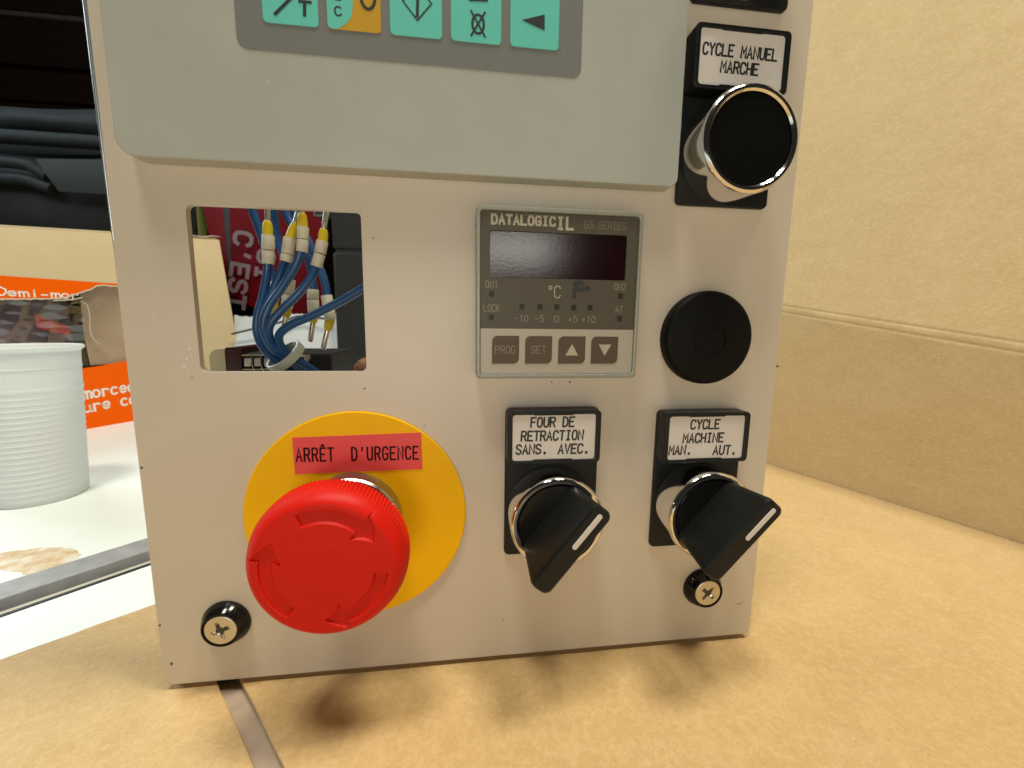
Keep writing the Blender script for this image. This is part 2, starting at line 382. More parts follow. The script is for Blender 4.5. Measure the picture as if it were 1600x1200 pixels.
M['tin'] = mat('tinned_pin', (0.55, 0.54, 0.50), 0.32, 1.0)
M['skin'] = mat('skin', (0.42, 0.19, 0.11), 0.5, bump=0.2, bump_scale=1500)
M['nail'] = mat('nail', (0.55, 0.33, 0.24), 0.3)
M['beige'] = mat('beige_housing', (0.34, 0.31, 0.21), 0.45)
M['maroon'] = mat('maroon_window', (0.035, 0.006, 0.008), 0.2)
M['orange'] = mat('orange_card', (0.90, 0.12, 0.0), 0.5, spec=0.1, var=0.08, var_scale=30)
M['whiteprint'] = mat('white_print', (0.82, 0.78, 0.70), 0.6)
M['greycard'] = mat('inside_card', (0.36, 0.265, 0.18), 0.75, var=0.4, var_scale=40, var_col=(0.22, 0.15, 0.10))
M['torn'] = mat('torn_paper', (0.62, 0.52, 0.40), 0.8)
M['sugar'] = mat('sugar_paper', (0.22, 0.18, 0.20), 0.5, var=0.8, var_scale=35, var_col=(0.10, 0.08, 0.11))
M['pinkprint'] = mat('pink_print', (0.40, 0.06, 0.06), 0.5)
M['carton'] = kraft('carton_board', (0.60, 0.45, 0.25), (0.50, 0.36, 0.19), (0.68, 0.53, 0.32))
M['bagblack'] = mat('black_canvas', (0.006, 0.007, 0.0075), 0.75, spec=0.2, bump=0.5, bump_scale=700, var=0.5, var_scale=30, var_col=(0.011, 0.013, 0.0135))
M['bagpiping'] = mat('black_piping', (0.010, 0.012, 0.0125), 0.75, spec=0.15, bump=0.4, bump_scale=600)
M['strap'] = mat('strap_webbing', (0.014, 0.017, 0.016), 0.7, spec=0.2, bump=0.9, bump_scale=500)
M['wood'] = mat('dark_wood', (0.012, 0.0055, 0.003), 0.6, spec=0.15, var=0.6, var_scale=12, stretch=(1, 1, 8))
M['woodlip'] = mat('wood_lip', (0.05, 0.043, 0.036), 0.5)
M['case'] = mat('black_case', (0.014, 0.013, 0.012), 0.55, spec=0.25, bump=0.1, bump_scale=900)
M['redbag'] = mat('red_bag', (0.11, 0.001, 0.004), 0.7, spec=0.1, var=0.3, var_scale=10)
M['bagprint'] = mat('grey_print', (0.16, 0.11, 0.13), 0.6)
M['green'] = mat('olive_cloth', (0.075, 0.085, 0.01), 0.8)
M['sheet'] = mat('white_plastic_sheet', (0.60, 0.61, 0.62), 0.3, bump=0.3, bump_scale=60)
M['stain'] = mat('dried_coffee', (0.55, 0.34, 0.13), 0.35, var=1.0, var_scale=110, var_col=(0.78, 0.73, 0.62))

def cup_plastic():
    X = bpy.data.materials.new('cup_plastic'); X.use_nodes = True; nt = X.node_tree; b = nt.nodes['Principled BSDF']
    b.inputs['Base Color'].default_value = (0.88, 0.895, 0.90, 1); b.inputs['Roughness'].default_value = 0.35
    t = _n(nt, 'ShaderNodeBsdfTranslucent'); t.inputs[0].default_value = (0.90, 0.93, 0.92, 1)
    mx = _n(nt, 'ShaderNodeMixShader'); mx.inputs[0].default_value = 0.5
    nt.links.new(b.outputs[0], mx.inputs[1]); nt.links.new(t.outputs[0], mx.inputs[2])
    nt.links.new(mx.outputs[0], nt.nodes['Material Output'].inputs[0]); return X
def film():
    X = bpy.data.materials.new('clear_film'); X.use_nodes = True; nt = X.node_tree
    nt.nodes.remove(nt.nodes['Principled BSDF'])
    a = _n(nt, 'ShaderNodeBsdfTransparent'); a.inputs[0].default_value = (0.88, 0.86, 0.88, 1)
    g = _n(nt, 'ShaderNodeBsdfGlossy'); g.inputs['Roughness'].default_value = 0.12
    mx = _n(nt, 'ShaderNodeMixShader'); mx.inputs[0].default_value = 0.14
    nt.links.new(a.outputs[0], mx.inputs[1]); nt.links.new(g.outputs[0], mx.inputs[2])
    nt.links.new(mx.outputs[0], nt.nodes['Material Output'].inputs[0]); return X
M['cup'] = cup_plastic(); M['film'] = film()

# ================================================================== DESKS
FLOOR = -2.0; DESK = -7.5
U_ = Vector((.70, .714)); V_ = Vector((.714, -.70))                 # along / across the joint of the two desks
def dk(a, b): p = Vector((-101.2, 62.0)) + U_*a + V_*b; return (p.x, p.y)
d = Thing('white_desk', (-300, 400, DESK), 'white desk with a grey edge strip carrying the plastic cup and orange box', 'desk')
d.part('desk_top', MB().slab([dk(-900,-17.6), dk(1100,-17.6), dk(1100,-1700), dk(-900,-1700)], DESK-30, DESK), M['desk'], bevel=0.6)
d.part('edge_strip', MB().slab([dk(-900,0), dk(1100,0), dk(1100,-17.4), dk(-900,-17.4)], DESK-30, DESK+1.2), M['alu'], bevel=0.8)
st = [(-170,104),(-140,105),(-118,108),(-104,103),(-98,96),(-103,88),(-108,82),(-120,86),(-150,92),(-175,95)]
sp = catmull([(x, y, 0) for x, y in st]+[(st[0][0], st[0][1], 0)], 5)
sp = [(p.x+random.uniform(-.9,.9), p.y+random.uniform(-.9,.9)) for p in sp[:-1]]
d.part('coffee_stain', MB().slab(sp[::-1], DESK-.2, DESK+.15), M['stain'], smooth=0, fix=True)
d = Thing('white_desk', (0, -200, DESK), 'white desk with a thin dark edge underneath the cardboard flaps', 'desk')
d.part('desk_top', MB().slab([dk(-900,14.5), dk(-900,1300), dk(1100,1300), dk(1100,14.5)][::-1], DESK-30, DESK), M['desk'], bevel=0.5)
d.part('dark_edging', MB().slab([dk(-900,12.5), dk(-900,14.3), dk(1100,14.3), dk(1100,12.5)][::-1], DESK-30, DESK+.2), M['darkedge'])
d.part('cream_edging', MB().slab([dk(-900,7.0), dk(-900,12.3), dk(1100,12.3), dk(1100,7.0)][::-1], DESK-30, DESK-1.0), M['cream'], bevel=0.6)

# ================================================================== CARDBOARD UNDER AND BESIDE THE PANEL
bx = Thing('opened_carton', (100, 60, DESK), 'opened brown cardboard carton under the control panel with one side standing on the right', 'cardboard')
su = Vector((.788, .615)); sv = Vector((.63, -.777))
def sl(p, t): q = Vector(p)+sv*t; return q
A0 = sl((17.2, -1.6), -66); A1 = sl((17.2, -1.6), 330)
B0 = sl((25.0, -2.6), -66); B1 = sl((25.0, -2.6), 330)
def xy(v): return (v.x, v.y)
WB = Vector((346.5, 180.8)); WD = Vector((.3143, -.9493))            # foot of the standing side, running towards the viewer
FZ0 = -4.4
def wob(a, b, n, amp):
    a, b = Vector(a), Vector(b); t = (b-a).normalized(); nn = Vector((-t.y, t.x))
    return [a.lerp(b, k/n)+nn*random.uniform(-amp, amp) for k in range(n+1)]
le = wob(A1, A0, 60, .14); lb = wob(A0, A0-su*320, 40, .5)
poly = [xy(p) for p in le]+[xy(p) for p in lb[1:]]+[xy(A0-su*320+sv*400)]
bx.part('flap', MB().slab(poly, FZ0, FLOOR), M['kraft'], fix=True, bevel=0.4)
wb = WB-WD*130; wf = WB+WD*460
re_ = wob(B0, B1, 60, .1)
poly = [xy(p) for p in re_]+[xy(wf+Vector((-60,-30))), xy(wf), xy(wb)]
bx.part('flap', MB().slab(poly, FZ0, FLOOR), M['kraft'], fix=True, bevel=0.4)
bx.part('lower_layer', MB().slab([xy(A0-su*40-sv*0), xy(A0-su*40+sv*380), xy(B1+su*60), xy(B0+su*60)], DESK+.1, FZ0-.1), M['kraftgrey'], fix=True)
# standing side with the double crease, leaning back above it
N_ = Vector((-WD.y, WD.x))                                           # points to the right, away from the panel
def wallpt(s, z):
    p = WB+WD*s; c1 = 122.5-.178*s; c2 = c1+5.0
    o = -0.045*(min(z, c1)-FLOOR)
    if z > c1: o += (z-c1)*0.11
    if z > c2: o += (z-c2)*0.12
    o += 0.6*math.exp(-((z-c1)/.9)**2) + 0.4*math.exp(-((z-c2)/.8)**2)
    o += 0.8*math.sin(s*.021+1)*math.sin(z*.017)+.25*math.sin(s*.13)*math.exp(-((z-c1)/5)**2)
    return p+N_*o
def wallgrid(side):
    ss = [-130+590*i/118 for i in range(119)]
    def rows(s_):
        c1 = 122.5-.178*s_
        return [FLOOR+(c1-4-FLOOR)*k/14 for k in range(14)]+[c1-4+.4*k for k in range(36)]+[c1+10.4+(500-c1)*k/16 for k in range(17)]
    mb = MB(); vs = []; fs = []
    for th in (0, 1):
        for s_ in ss:
            for zz in rows(s_):
                q = wallpt(s_, zz)+N_*(th*3.6); vs.append((q.x, q.y, zz))
    nz = len(rows(0)); K = len(ss)*nz
    for i in range(len(ss)-1):
        for j in range(nz-1):
            a = i*nz+j; fs += [(a, a+1, a+nz+1, a+nz), (a+K, a+nz+K, a+nz+1+K, a+1+K)]
    for i in range(len(ss)-1):
        for j in (0, nz-1): a = i*nz+j; fs.append((a, a+nz, a+nz+K, a+K))
    for j in range(nz-1):
        for i in (0, len(ss)-1): a = i*nz+j; fs.append((a, a+1, a+1+K, a+K))
    mb.add(vs, fs); return mb
bx.part('side', wallgrid(0), M['kraftwall'], fix=True, smooth=50)

# ================================================================== CONTROL PANEL
cp = Thing('control_panel', (98.5, 4, FLOOR), 'off-white control panel with red emergency stop, selector switches and square cutout', 'control panel')
X0, X1, ZT = 0.6, 196.4, 252.0
cut = rrect(19.1, 64.1, 97.15, 142.15, 1.8)
cp.part('front_plate', MB().holed(rrect(X0, X1, 0, ZT, 2.2), [cut], 0, 2.2), M['paint'], bevel=1.0, segs=4)
cp.part('flange', MB().box(X0+.4, X0+2.2, 2.2, 16, 3, ZT-3), M['paint'])
cp.part('flange', MB().box(X1-2.2, X1-.4, 2.2, 16, 3, ZT-3), M['paint'])
cp.part('flange', MB().box(X0+2.3, X1-2.3, 2.2, 16, FLOOR+.05, 1.6), M['paint'])
def chip(x, z, r):
    k = 9; ph = random.random()*6
    pl = [(x+r*random.uniform(.5,1.15)*math.cos(ph+2*PI*i/k), z+r*random.uniform(.5,1.15)*math.sin(ph+2*PI*i/k)) for i in range(k)]
    cp.part('paint_chip', MB().prism(pl, -.03, .3), M['bare'], smooth=0)
for px, py, r in [(221,731,.42),(250,977,.4),(268,1037,.55),(663,665,.25),(1156,944,.35),(1160,941,.3),(1152,943,.25),(934,990,.22),(786,968,.3),(583,372,.25),(890,597,.4),(862,597,.3),(873,598,.25),(1215,572,.4),(570,607,.3),(300,590,.25)]:
    p = at(px, py, 0); chip(p.x, p.z, r)

cp.part('edge_glint_strip', MB().tube([(X0+.25, .35, 118), (X0+.2, .3, 150), (X0+.25, .25, 200), (X0+.25, .3, 248)], [.25, .5, .6, .5], n=10), M['edge_glint'], smooth=60)  # added strip standing in for the bright reflection along the left edge

for px, py, r in [(296,545,.45),(292,560,.5),(299,556,.3),(288,572,.55),(294,580,.35),(284,585,.3),(240,492,.3),(232,491,.2),(478,584,.2),(525,600,.3),(580,520,.25),(640,560,.2),(715,585,.2)]:
    p = at(px, py, 0); k = 9; ph = random.random()*6
    pl = [(p.x+r*random.uniform(.5,1.15)*math.cos(ph+2*PI*i/k), p.z+r*random.uniform(.5,1.15)*math.sin(ph+2*PI*i/k)) for i in range(k)]
    cp.part('paint_chip', MB().prism(pl, -.03, .3), M['primer'], smooth=0)
for (ax, ay), (bx_, by_) in [((690,500),(702,530)),((330,700),(336,716)),((590,610),(604,614)),((760,905),(763,922)),((1010,900),(1022,897)),((1140,360),(1146,372))]:
    a, b = at(ax, ay, 0), at(bx_, by_, 0)
    mb = MB(); ribbon(mb, [(a.x, a.z), ((a.x+b.x)/2+.15, (a.z+b.z)/2), (b.x, b.z)], .10, front(-.015), 0)
    cp.part('scratch', mb, M['primer'], smooth=0)

# ---- operator keypad (grey plate)
kp = cp.part('operator_keypad', MB().prism(rrect(7.56, 154.48, 151.67, 246, [4.5,2.5,3,3]), -5.5, -.02), M['grey'], bevel=0.35, segs=2)
ov = rrect(37.35, 124.49, 178.04, 238, 2.6)
cp.part('keypad_overlay', MB().prism(ov, -5.62, -5.3), M['overlay'], parent=kp, bevel=.06)
KX = [43.8, 58.94, 74.18, 89.52, 104.95]; KY = -5.80
inkp = MB(); pl = front(KY-.02)
for i, x in enumerate(KX):
    key = rrect(x, x+13.05, 184.3, 197.58, [1.2,1.0,1.2,1.2])
    if i == 1:
        cp.part('key', MB().prism(key, KY, -5.5), M['amber'], parent=kp, bevel=.05)
        zk = 184.30; hl = [(x+.05,zk+.9),(x+.4,zk+.3),(x+1.1,zk+.05),(x+2.6,zk+.15),(x+4.4,zk+1.3),(x+5.8,zk+3.0),(x+6.3,zk+5.4),(x+6.3,zk+13.1),(x+.05,zk+13.1)]
        cp.part('key_field', MB().prism(hl, KY-.05, -5.6), M['teal'], parent=kp)
    else: cp.part('key', MB().prism(key, KY, -5.5), M['teal'], parent=kp, bevel=.05)
y2 = front(KY-.08)
def P2(px, py): q = at(px, py, KY); return (q.x, q.z)
ribbon(inkp, [P2(430,22), P2(456,-4), P2(470,-20)], .75, y2, 0)
ribbon(inkp, [P2(476,24), P2(476,3)], .75, y2, 0); ribbon(inkp, [P2(468,2.5), P2(485,4)], .7, y2, .01)
a = P2(528,18); ribbon(inkp, [(a[0]+.1+ .85*math.cos(t*.1), a[1]+.05+1.0*math.sin(t*.1)) for t in range(8, 57)], .42, y2, 0)
a = P2(529,-2); ribbon(inkp, [(a[0]-.7, a[1]-.3), (a[0]+.3, a[1]-.35), (a[0]+.8, a[1]+.1), (a[0]+.7, a[1]+.7), (a[0]-.7, a[1]+.8), (a[0]-.7, a[1]-.3)], .36, y2, 0)
a = P2(575,2); ribbon(inkp, [(a[0]+1.75*math.cos(t*PI/12), a[1]+1.2+3.0*math.sin(t*PI/12)) for t in range(25)], .75, y2, 0)
a = P2(652,10); ribbon(inkp, [(a[0]-3.6, a[1]+.9), (a[0], a[1]-3.2), (a[0]+3.6, a[1]+.9), (a[0], a[1]+5.0), (a[0]-3.6, a[1]+.9)], .38, y2, 0)
ribbon(inkp, [P2(652,25), P2(653,-12)], .75, y2, .01)
ribbon(inkp, [P2(734,0), P2(761,1)], .6, y2, 0)
a = P2(747,38)
ribbon(inkp, [(a[0]+1.5*math.cos(t*PI/10), a[1]+2.2*math.sin(t*PI/10)) for t in range(21)], .62, y2, 0)
ribbon(inkp, [(a[0]-1.8, a[1]-2.8), (a[0]+1.8, a[1]+2.9)], .5, y2, .01); ribbon(inkp, [(a[0]+1.8, a[1]-2.8), (a[0]-1.8, a[1]+2.9)], .5, y2, .02)
t0, t1, t2 = P2(815,31.5), P2(851,48), P2(851,23)
inkp.add([(p[0], KY-.09, p[1]) for p in (t0, t1, t2)], [(0,1,2)])
cp.part('key_print', inkp, M['ink'], parent=kp, smooth=0)

# ---- temperature controller
TY = -6.1
ring_o = rrect(96.0, 144.4, 95.8, 143.9, 1.3); ring_i = rrect(97.2, 143.2, 97.0, 142.6, 1.0)
tcn = cp.part('temperature_controller', MB().holed(ring_o, [ring_i], TY-.55, 0.02), M['meterbody'], bevel=0.35)
cp.part('face_sheet', MB().holed(rrect(97.3, 143.1, 110.3, 142.5, [.1,.1,.9,.9]), [rrect(99.75, 139.75, 124.6, 137.35, .7)], TY, -2), M['meterdark'], parent=tcn)
cp.part('display_window', MB().prism(rrect(99.8, 139.7, 124.65, 137.3, .65), TY+.45, -2.2), M['display'], parent=tcn, bevel=.08)
cp.part('key_strip', MB().prism(rrect(97.3, 143.1, 97.1, 110.25, [.9,.9,.1,.1]), TY-.02, -2), M['meterlight'], parent=tcn)
cp.part('rear_housing', MB().box(98, 142.4, 2.3, 85, 97.8, 141.9), M['case'], parent=tcn, bevel=.6)
kx = [(100.6,108.5),(110.3,118.3),(120.2,128.4),(130.2,138.5)]
for i, (a, b) in enumerate(kx):
    cp.part('membrane_key', MB().prism(rrect(a, b, 100.1, 108.2, [.15,1.6,.15,1.6]), TY-.14, TY+.3), M['meterkey'], parent=tcn, bevel=.05)
pr = MB(); fp = front(TY-.02); fk = front(TY-.16)
lettering(pr, '1', 0, 0, 0, 0, fp, .1) if False else None
lettering(pr, 'ON1', 98.7, 102.1, 122.6, 1.9, fp, .17); lettering(pr, 'LOCK', 98.2, 102.6, 116.0, 1.9, fp, .17)
lettering(pr, 'ON2', 136.6, 140.0, 122.8, 1.9, fp, .17); lettering(pr, 'AT', 137.2, 139.4, 116.2, 1.9, fp, .17)
for s_, x in (('-10',109.0),('-5',114.3),('0',119.4),('+5',124.3),('+10',129.1)):
    hw = .68*len(s_); lettering(pr, s_, x-hw*.95, x+hw*.95, 113.2, 1.75, fp, .17)
lettering(pr, 'PROG', 101.6, 107.3, 104.2, 2.1, fk, .16); lettering(pr, 'SET', 112.2, 116.4, 104.2, 2.1, fk, .16)
cp.part('lettering', pr, M['meterprintsmall'], parent=tcn, smooth=0)
pr = MB(); lettering(pr, 'C', 118.6, 120.3, 120.9, 3.3, fp, .26); ribbon(pr, [(117.4+.45*math.cos(t*PI/8), 122.1+.45*math.sin(t*PI/8)) for t in range(17)], .26, fp, 0)
for (cx, s_) in ((124.3, 1), (134.4, -1)):
    pr.add([(cx-1.95, TY-.17, 104.2-1.65*s_), (cx+1.95, TY-.17, 104.2-1.65*s_), (cx, TY-.17, 104.2+1.75*s_)], [(0,1,2) if s_ > 0 else (0,2,1)])
# maker's name in heavy slab capitals, the last letters on a bar
lettering(pr, 'DATALOGIC', 100.4, 118.2, 140.35, 2.35, fp, .62, fill=.66)
for x in (100.3, 104.9, 106.6): pass
lettering(pr, 'IL', 119.0, 123.4, 140.0, 3.1, fp, .75, fill=.62)
cp.part('symbols', pr, M['meterprint'], parent=tcn, smooth=0)
pr = MB(); lettering(pr, 'GS', 126.8, 129.6, 140.0, 2.0, fp, .25); lettering(pr, 'SERIES', 131.0, 139.2, 139.9, 2.0, fp, .25)
ribbon(pr, [(109.5, 141.85), (120.3, 141.85)], .22, fp, .05); ribbon(pr, [(112.5, 138.9), (120.3, 138.9)], .2, fp, .05)
cp.part('dim_lettering', pr, M['meterprintdim'], parent=tcn, smooth=0)
for x, z in [(100.4,120.0),(100.4,113.4),(138.6,120.1),(138.6,113.5),(109.2,116.6),(114.4,116.6),(119.4,116.6),(124.5,116.6),(129.4,116.6)]:
    cp.part('indicator_light', MB().prism(rrect(x-.75, x+.75, z-.8, z+.8, .15), TY-.03, TY+.3), M['led'], parent=tcn)
pr = MB()
def P3(px, py): q = at(px, py, TY); return (q.x, q.z)
for i, (pts, w_) in enumerate([([(898,443),(909,442)],1.2),([(900,446),(897,455),(897,463)],1.0),([(899,453),(908,452),(920,450)],1.05),([(903,441),(900,452)],1.1)]):
    ribbon(pr, [P3(*q) for q in pts], w_, fp, .06+.01*i)
cp.part('marker_scribble', pr, M['ink'], parent=tcn, smooth=0)

# ---- emergency stop
EX, EZ = 60.2, 52.7
def arrow_depth(x, z):
    r = math.hypot(x, z); a = math.degrees(math.atan2(z, x)) % 360; best = 0
    for s0 in (113, 233, 353):                       # tail angle; the arrow runs clockwise
        t = (s0-a) % 360
        R0 = 14.0
        if t <= 63: dd = 1.75-abs(r-R0); best = max(best, min(1, dd/.35, t*.24/.35+.0))
        elif t <= 85:
            k = (85-t)/22*4.0; dd = k-abs(r-R0); best = max(best, min(1, dd/.35, (t-62)*.24/.3))
    return max(0, best)
def headfn(r, h, a):
    if 18.9 < r and 18.5 < h < 26.3: r = r + .24*math.cos(a*120)
    if h > 29 and r < 18.4:
        h = h - .75*arrow_depth(r*math.cos(a), r*math.sin(a))
    return r*.965, h*.93
prof = [(9,14),(12,14.5),(15,16),(17.6,17.6),(19.3,19.2),(19.9,20.2),(20.05,22),(20.05,25.6),(19.9,26.8),(19.4,28.2),(18.6,29.6),(17.6,30.5)]
prof += [(17.2-.25*i, 30.7+.45*(1-((17.2-.25*i)/17.2)**2)*.9) for i in range(0, 36)]+[(8,31.05),(6,31.08),(3,31.1),(.4,31.1)]
es = cp.part('emergency_stop', MB().lathe(prof, EX-2.0, EZ-.5, n=720, fn=headfn), M['red'], smooth=40)
cp.part('yellow_disc', MB().lathe([(10.5,.03),(32.4,.03),(32.75,.3),(32.75,.9),(32.4,1.15),(10.5,1.2)], EX, EZ, n=160), M['yellow'], parent=es)
cp.part('collar', MB().lathe([(14.4,1.2),(14.4,6.2),(13.9,6.8),(12.5,7.0),(11.5,14.5),(11,14.5)], EX-1.2, EZ-.3, n=72), M['satin'], parent=es)
lq = [(at(px, py, -1.4).x, at(px, py, -1.4).z) for px, py in [(461,741),(660,733),(658,676),(456,684)]]
cp.part('label', MB().prism(lq, -1.34, -1.19), M['redlabel'], parent=es)
tx = MB(); o0 = Vector((at(463,711,-1.4).x, at(463,711,-1.4).z)); e0 = Vector((at(653,707.5,-1.4).x, at(653,707.5,-1.4).z)); dx = (e0-o0).normalized(); dz = Vector((-dx.y, dx.x))
lettering(tx, 'ARRÊT  D\'URGENCE', 0, (e0-o0).length, 0, 3.9, lambda p, l: ((o0+dx*p[0]+dz*p[1]).x, -1.36-l, (o0+dx*p[0]+dz*p[1]).y), .52, fill=.62)
cp.part('lettering', tx, M['inkred'], parent=es, smooth=0)

# ---- mounting plate with legend holder, shared by switches and buttons
def station(cx, cz, root, za=17.0, zc=32.8, hx=0.0):
    """cx,cz: switch axis; root is the part that carries the pieces"""
    cp.part('mounting_plate', MB().prism(rrect(cx-15, cx+15, cz-15.1, cz+zc-.2, 1.6), -1.4, -.02), M['black'], parent=root, bevel=.3)
    zb, zt = cz+za, cz+zc
    xa, xb = cx-14.9+hx, cx+14.0+hx
    outer = rrect(xa, xb, zb, zt, 1.4); inner = rrect(xa+1.5, xb-1.7, zb+1.1, zt-1.2, .9)
    # raised frame, wider at the foot
    mb = MB().holed(outer, [inner], -6.6, -1.38)
    cp.part('legend_frame', mb, M['black'], parent=root, bevel=.35, segs=2)
    cp.part('legend_card', MB().prism(rrect(xa+1.45, xb-1.65, zb+1.05, zt-1.15, .8), -6.05, -4), M['legend'], parent=root)
    cm = (xa+xb)/2
    for z0, z1 in ((zt-1.4, zt-1.0), (zb+.85, zb+1.4)):
        cp.part('frame_clip', MB().box(cm-6.5, cm+5.6, -6.5, -5, z0, z1), M['black'], parent=root, bevel=.12)
LY = -6.05
fl = front(LY-.03)
def ltext(mb, s, x0p, x1p, yp, h=2.85, st=.56, slant=.06, dyp=0):
    a, b = at(x0p, yp-dyp/2, LY), at(x1p, yp+dyp/2, LY)
    lettering(mb, s, a.x, b.x, (a.z+b.z)/2, h, fl, st, fill=.70, slant=slant)

def collar_prof(hh): return [(14.2,1.4),(14.35,3),(14.35,hh-2.0),(14.3,hh-.9),(14.0,hh-.3),(13.5,hh),(12.7,hh-.1),(12.2,hh-.6),(12.05,hh-1.8)]
def selector(cx, cz, ang, hold, label_lines):
    root = cp.part('selector_switch', MB().lathe(collar_prof(12.3), cx, cz, n=120, cap1=False), M['chrome'])
    station(cx, cz, root, *hold)
    cp.part('knob_base', MB().lathe([(12.0,8.5),(12.0,11.4),(11.8,11.7),(.3,11.7)], cx, cz, n=96), M['blackgloss'], parent=root)
    c, s_ = math.cos(ang), math.sin(ang)
    def L(u, v): return (cx+u*c-v*s_, cz+u*s_+v*c)                 # u along the lever, v across
    # lever: wide foot on the base, narrow rounded ridge in front
    mb = MB(); secs = [(11.2, 12.0, 4.6), (13, 12.4, 4.45), (25.6, 14.1, 3.4), (26.6, 13.9, 3.1), (27.1, 13.3, 2.5)]
    nv = 0
    for h, lu, hw in secs:
        rr = min(2.0, hw*.85); pts = rrect(-lu, lu, -hw, hw, rr, 5); nv = len(pts)
        mb.v += [(L(u, v)[0], -h, L(u, v)[1]) for u, v in pts]
    for i in range(len(secs)-1):
        for k in range(nv): k2 = (k+1) % nv; mb.f.append((i*nv+k, i*nv+k2, (i+1)*nv+k2, (i+1)*nv+k))
    mb.f.append(tuple((len(secs)-1)*nv+k for k in range(nv)))
    cp.part('lever', mb, M['black'], parent=root, smooth=30, fix=True)
    mb = MB(); bar = rrect(.6, 12.4, -.75, .75, .7, 6); n = len(bar)
    mb.v += [(*(L(u, v)[0],), -27.25, L(u, v)[1]) for u, v in bar]+[(L(u, v)[0], -26.6, L(u, v)[1]) for u, v in bar]
    mb.f += [tuple(range(n))]+[(i, i+n, (i+1) % n+n, (i+1) % n) for i in range(n)]
    cp.part('indicator_line', mb, M['legend'], parent=root, fix=True, bevel=.12)
    tx = MB()
    for a in label_lines: ltext(tx, *a)
    cp.part('lettering', tx, M['ink'], parent=root, smooth=0)
    return root
selector(120.3, 52.4, math.radians(51.5), (17.0, 33.5), [('FOUR DE',830,897,659.5), ('RETRACTION',815,911,680.5), ('SANS.',807,855,702), ('AVEC.',873,920,701)])
selector(170.0, 52.2, math.radians(48.0), (16.0, 32.4), [('CYCLE',1080,1124,663), ('MACHINE',1068,1130,684), ('MAN.',1046,1080,703), ('AUT.',1115,1150,703)])
def button(cx, cz, lines):
    root = cp.part('push_button', MB().lathe(collar_prof(13.2), cx, cz, n=120, cap1=False), M['chrome'])
    station(cx, cz, root, 15.0, 31.7)
    cp.part('button_cap', MB().lathe([(12.0,9),(12.0,12.2),(11.8,12.5),(8,12.6),(.3,12.65)], cx, cz, n=96), M['blackgloss'], parent=root)
    if lines:
        tx = MB()
        for a in lines: ltext(tx, *a, dyp=11)
        cp.part('lettering', tx, M['ink'], parent=root, smooth=0)
button(171.5, 163.0, [('CYCLE MANUEL',1099,1214,81), ('MARCHE',1127,1184,106.5)])
button(172.2, 218.2, None)

# ---- blanking plug
BX_, BZ_ = 169.4, 107.9
bp_ = cp.part('blanking_plug', MB().lathe([(14.7,.02),(14.75,2.0),(14.6,3.0),(14.3,3.7),(13.8,4.05),(13.2,4.2),(.3,4.2)], BX_, BZ_, n=120), M['plug'])
em = MB()
em.lathe([(5.5,4.1),(5.5,4.42),(5.2,4.42),(5.2,4.1)], BX_, BZ_-.3, n=48, cap0=False, cap1=False)
for a0, rr in ((.5,3.4),(2.2,2.6),(3.9,3.6),(5.3,2.2),(1.3,1.2)):
    em.tube([(BX_+rr*math.cos(a0), -4.25, BZ_-.3+rr*math.sin(a0)), (BX_+(rr-1.8)*math.cos(a0+.7), -4.25, BZ_-.3+(rr-1.8)*math.sin(a0+.7))], .2, n=6)
for k in range(10):
    a0 = k*PI/5; em.tube([(BX_+4.6*math.cos(a0), -4.25, BZ_-.3+4.6*math.sin(a0)), (BX_+3.9*math.cos(a0+.12), -4.25, BZ_-.3+3.9*math.sin(a0+.12))], .17, n=6)
cp.part('embossed_emblem', em, M['plug'], parent=bp_, fix=True)

# ---- corner screws in black cups
def screwcap(cx, cz, rot):
    root = cp.part('screw_cup', MB().lathe([(6.9,.02),(7.0,.7),(6.8,1.2),(5.5,3.9),(5.25,4.15),(4.95,4.1),(4.85,3.5)], cx, cz, n=72, cap1=False), M['blackgloss'])
    def fn(r, h, a):
        x, z = r*math.cos(a-rot), r*math.sin(a-rot); w_ = .62+.0*r
        d_ = max(0, min(1, (w_-abs(z))/.18, (2.75-abs(x))/.3), min(1, (w_-abs(x))/.18, (2.75-abs(z))/.3))
        d_ = max(d_, max(0, min(1, (1.15-r)/.2)))
        return r, (h - 1.5*d_*max(.35, 1-r/3.6) if r < 4 else h)
    cp.part('recess_shade_disc', MB().lathe([(3.2,2.2),(3.2,3.35),(.1,3.35)], cx, cz, n=24), M['bare'], parent=root)  # dark disc puts the shade inside the cross recess into colour
    cp.part('screw_head', MB().lathe([(4.75,2.0),(4.75,3.6),(4.6,3.9)]+[(4.4-.1*i, 4.0+.12*(1-((4.4-.1*i)/4.4)**2)) for i in range(0, 43)]+[(.05,4.1)], cx, cz, n=144, fn=fn), M['steel'], parent=root, smooth=40)
screwcap(20.0, 20.0, .35); screwcap(176.1, 20.2, .85)

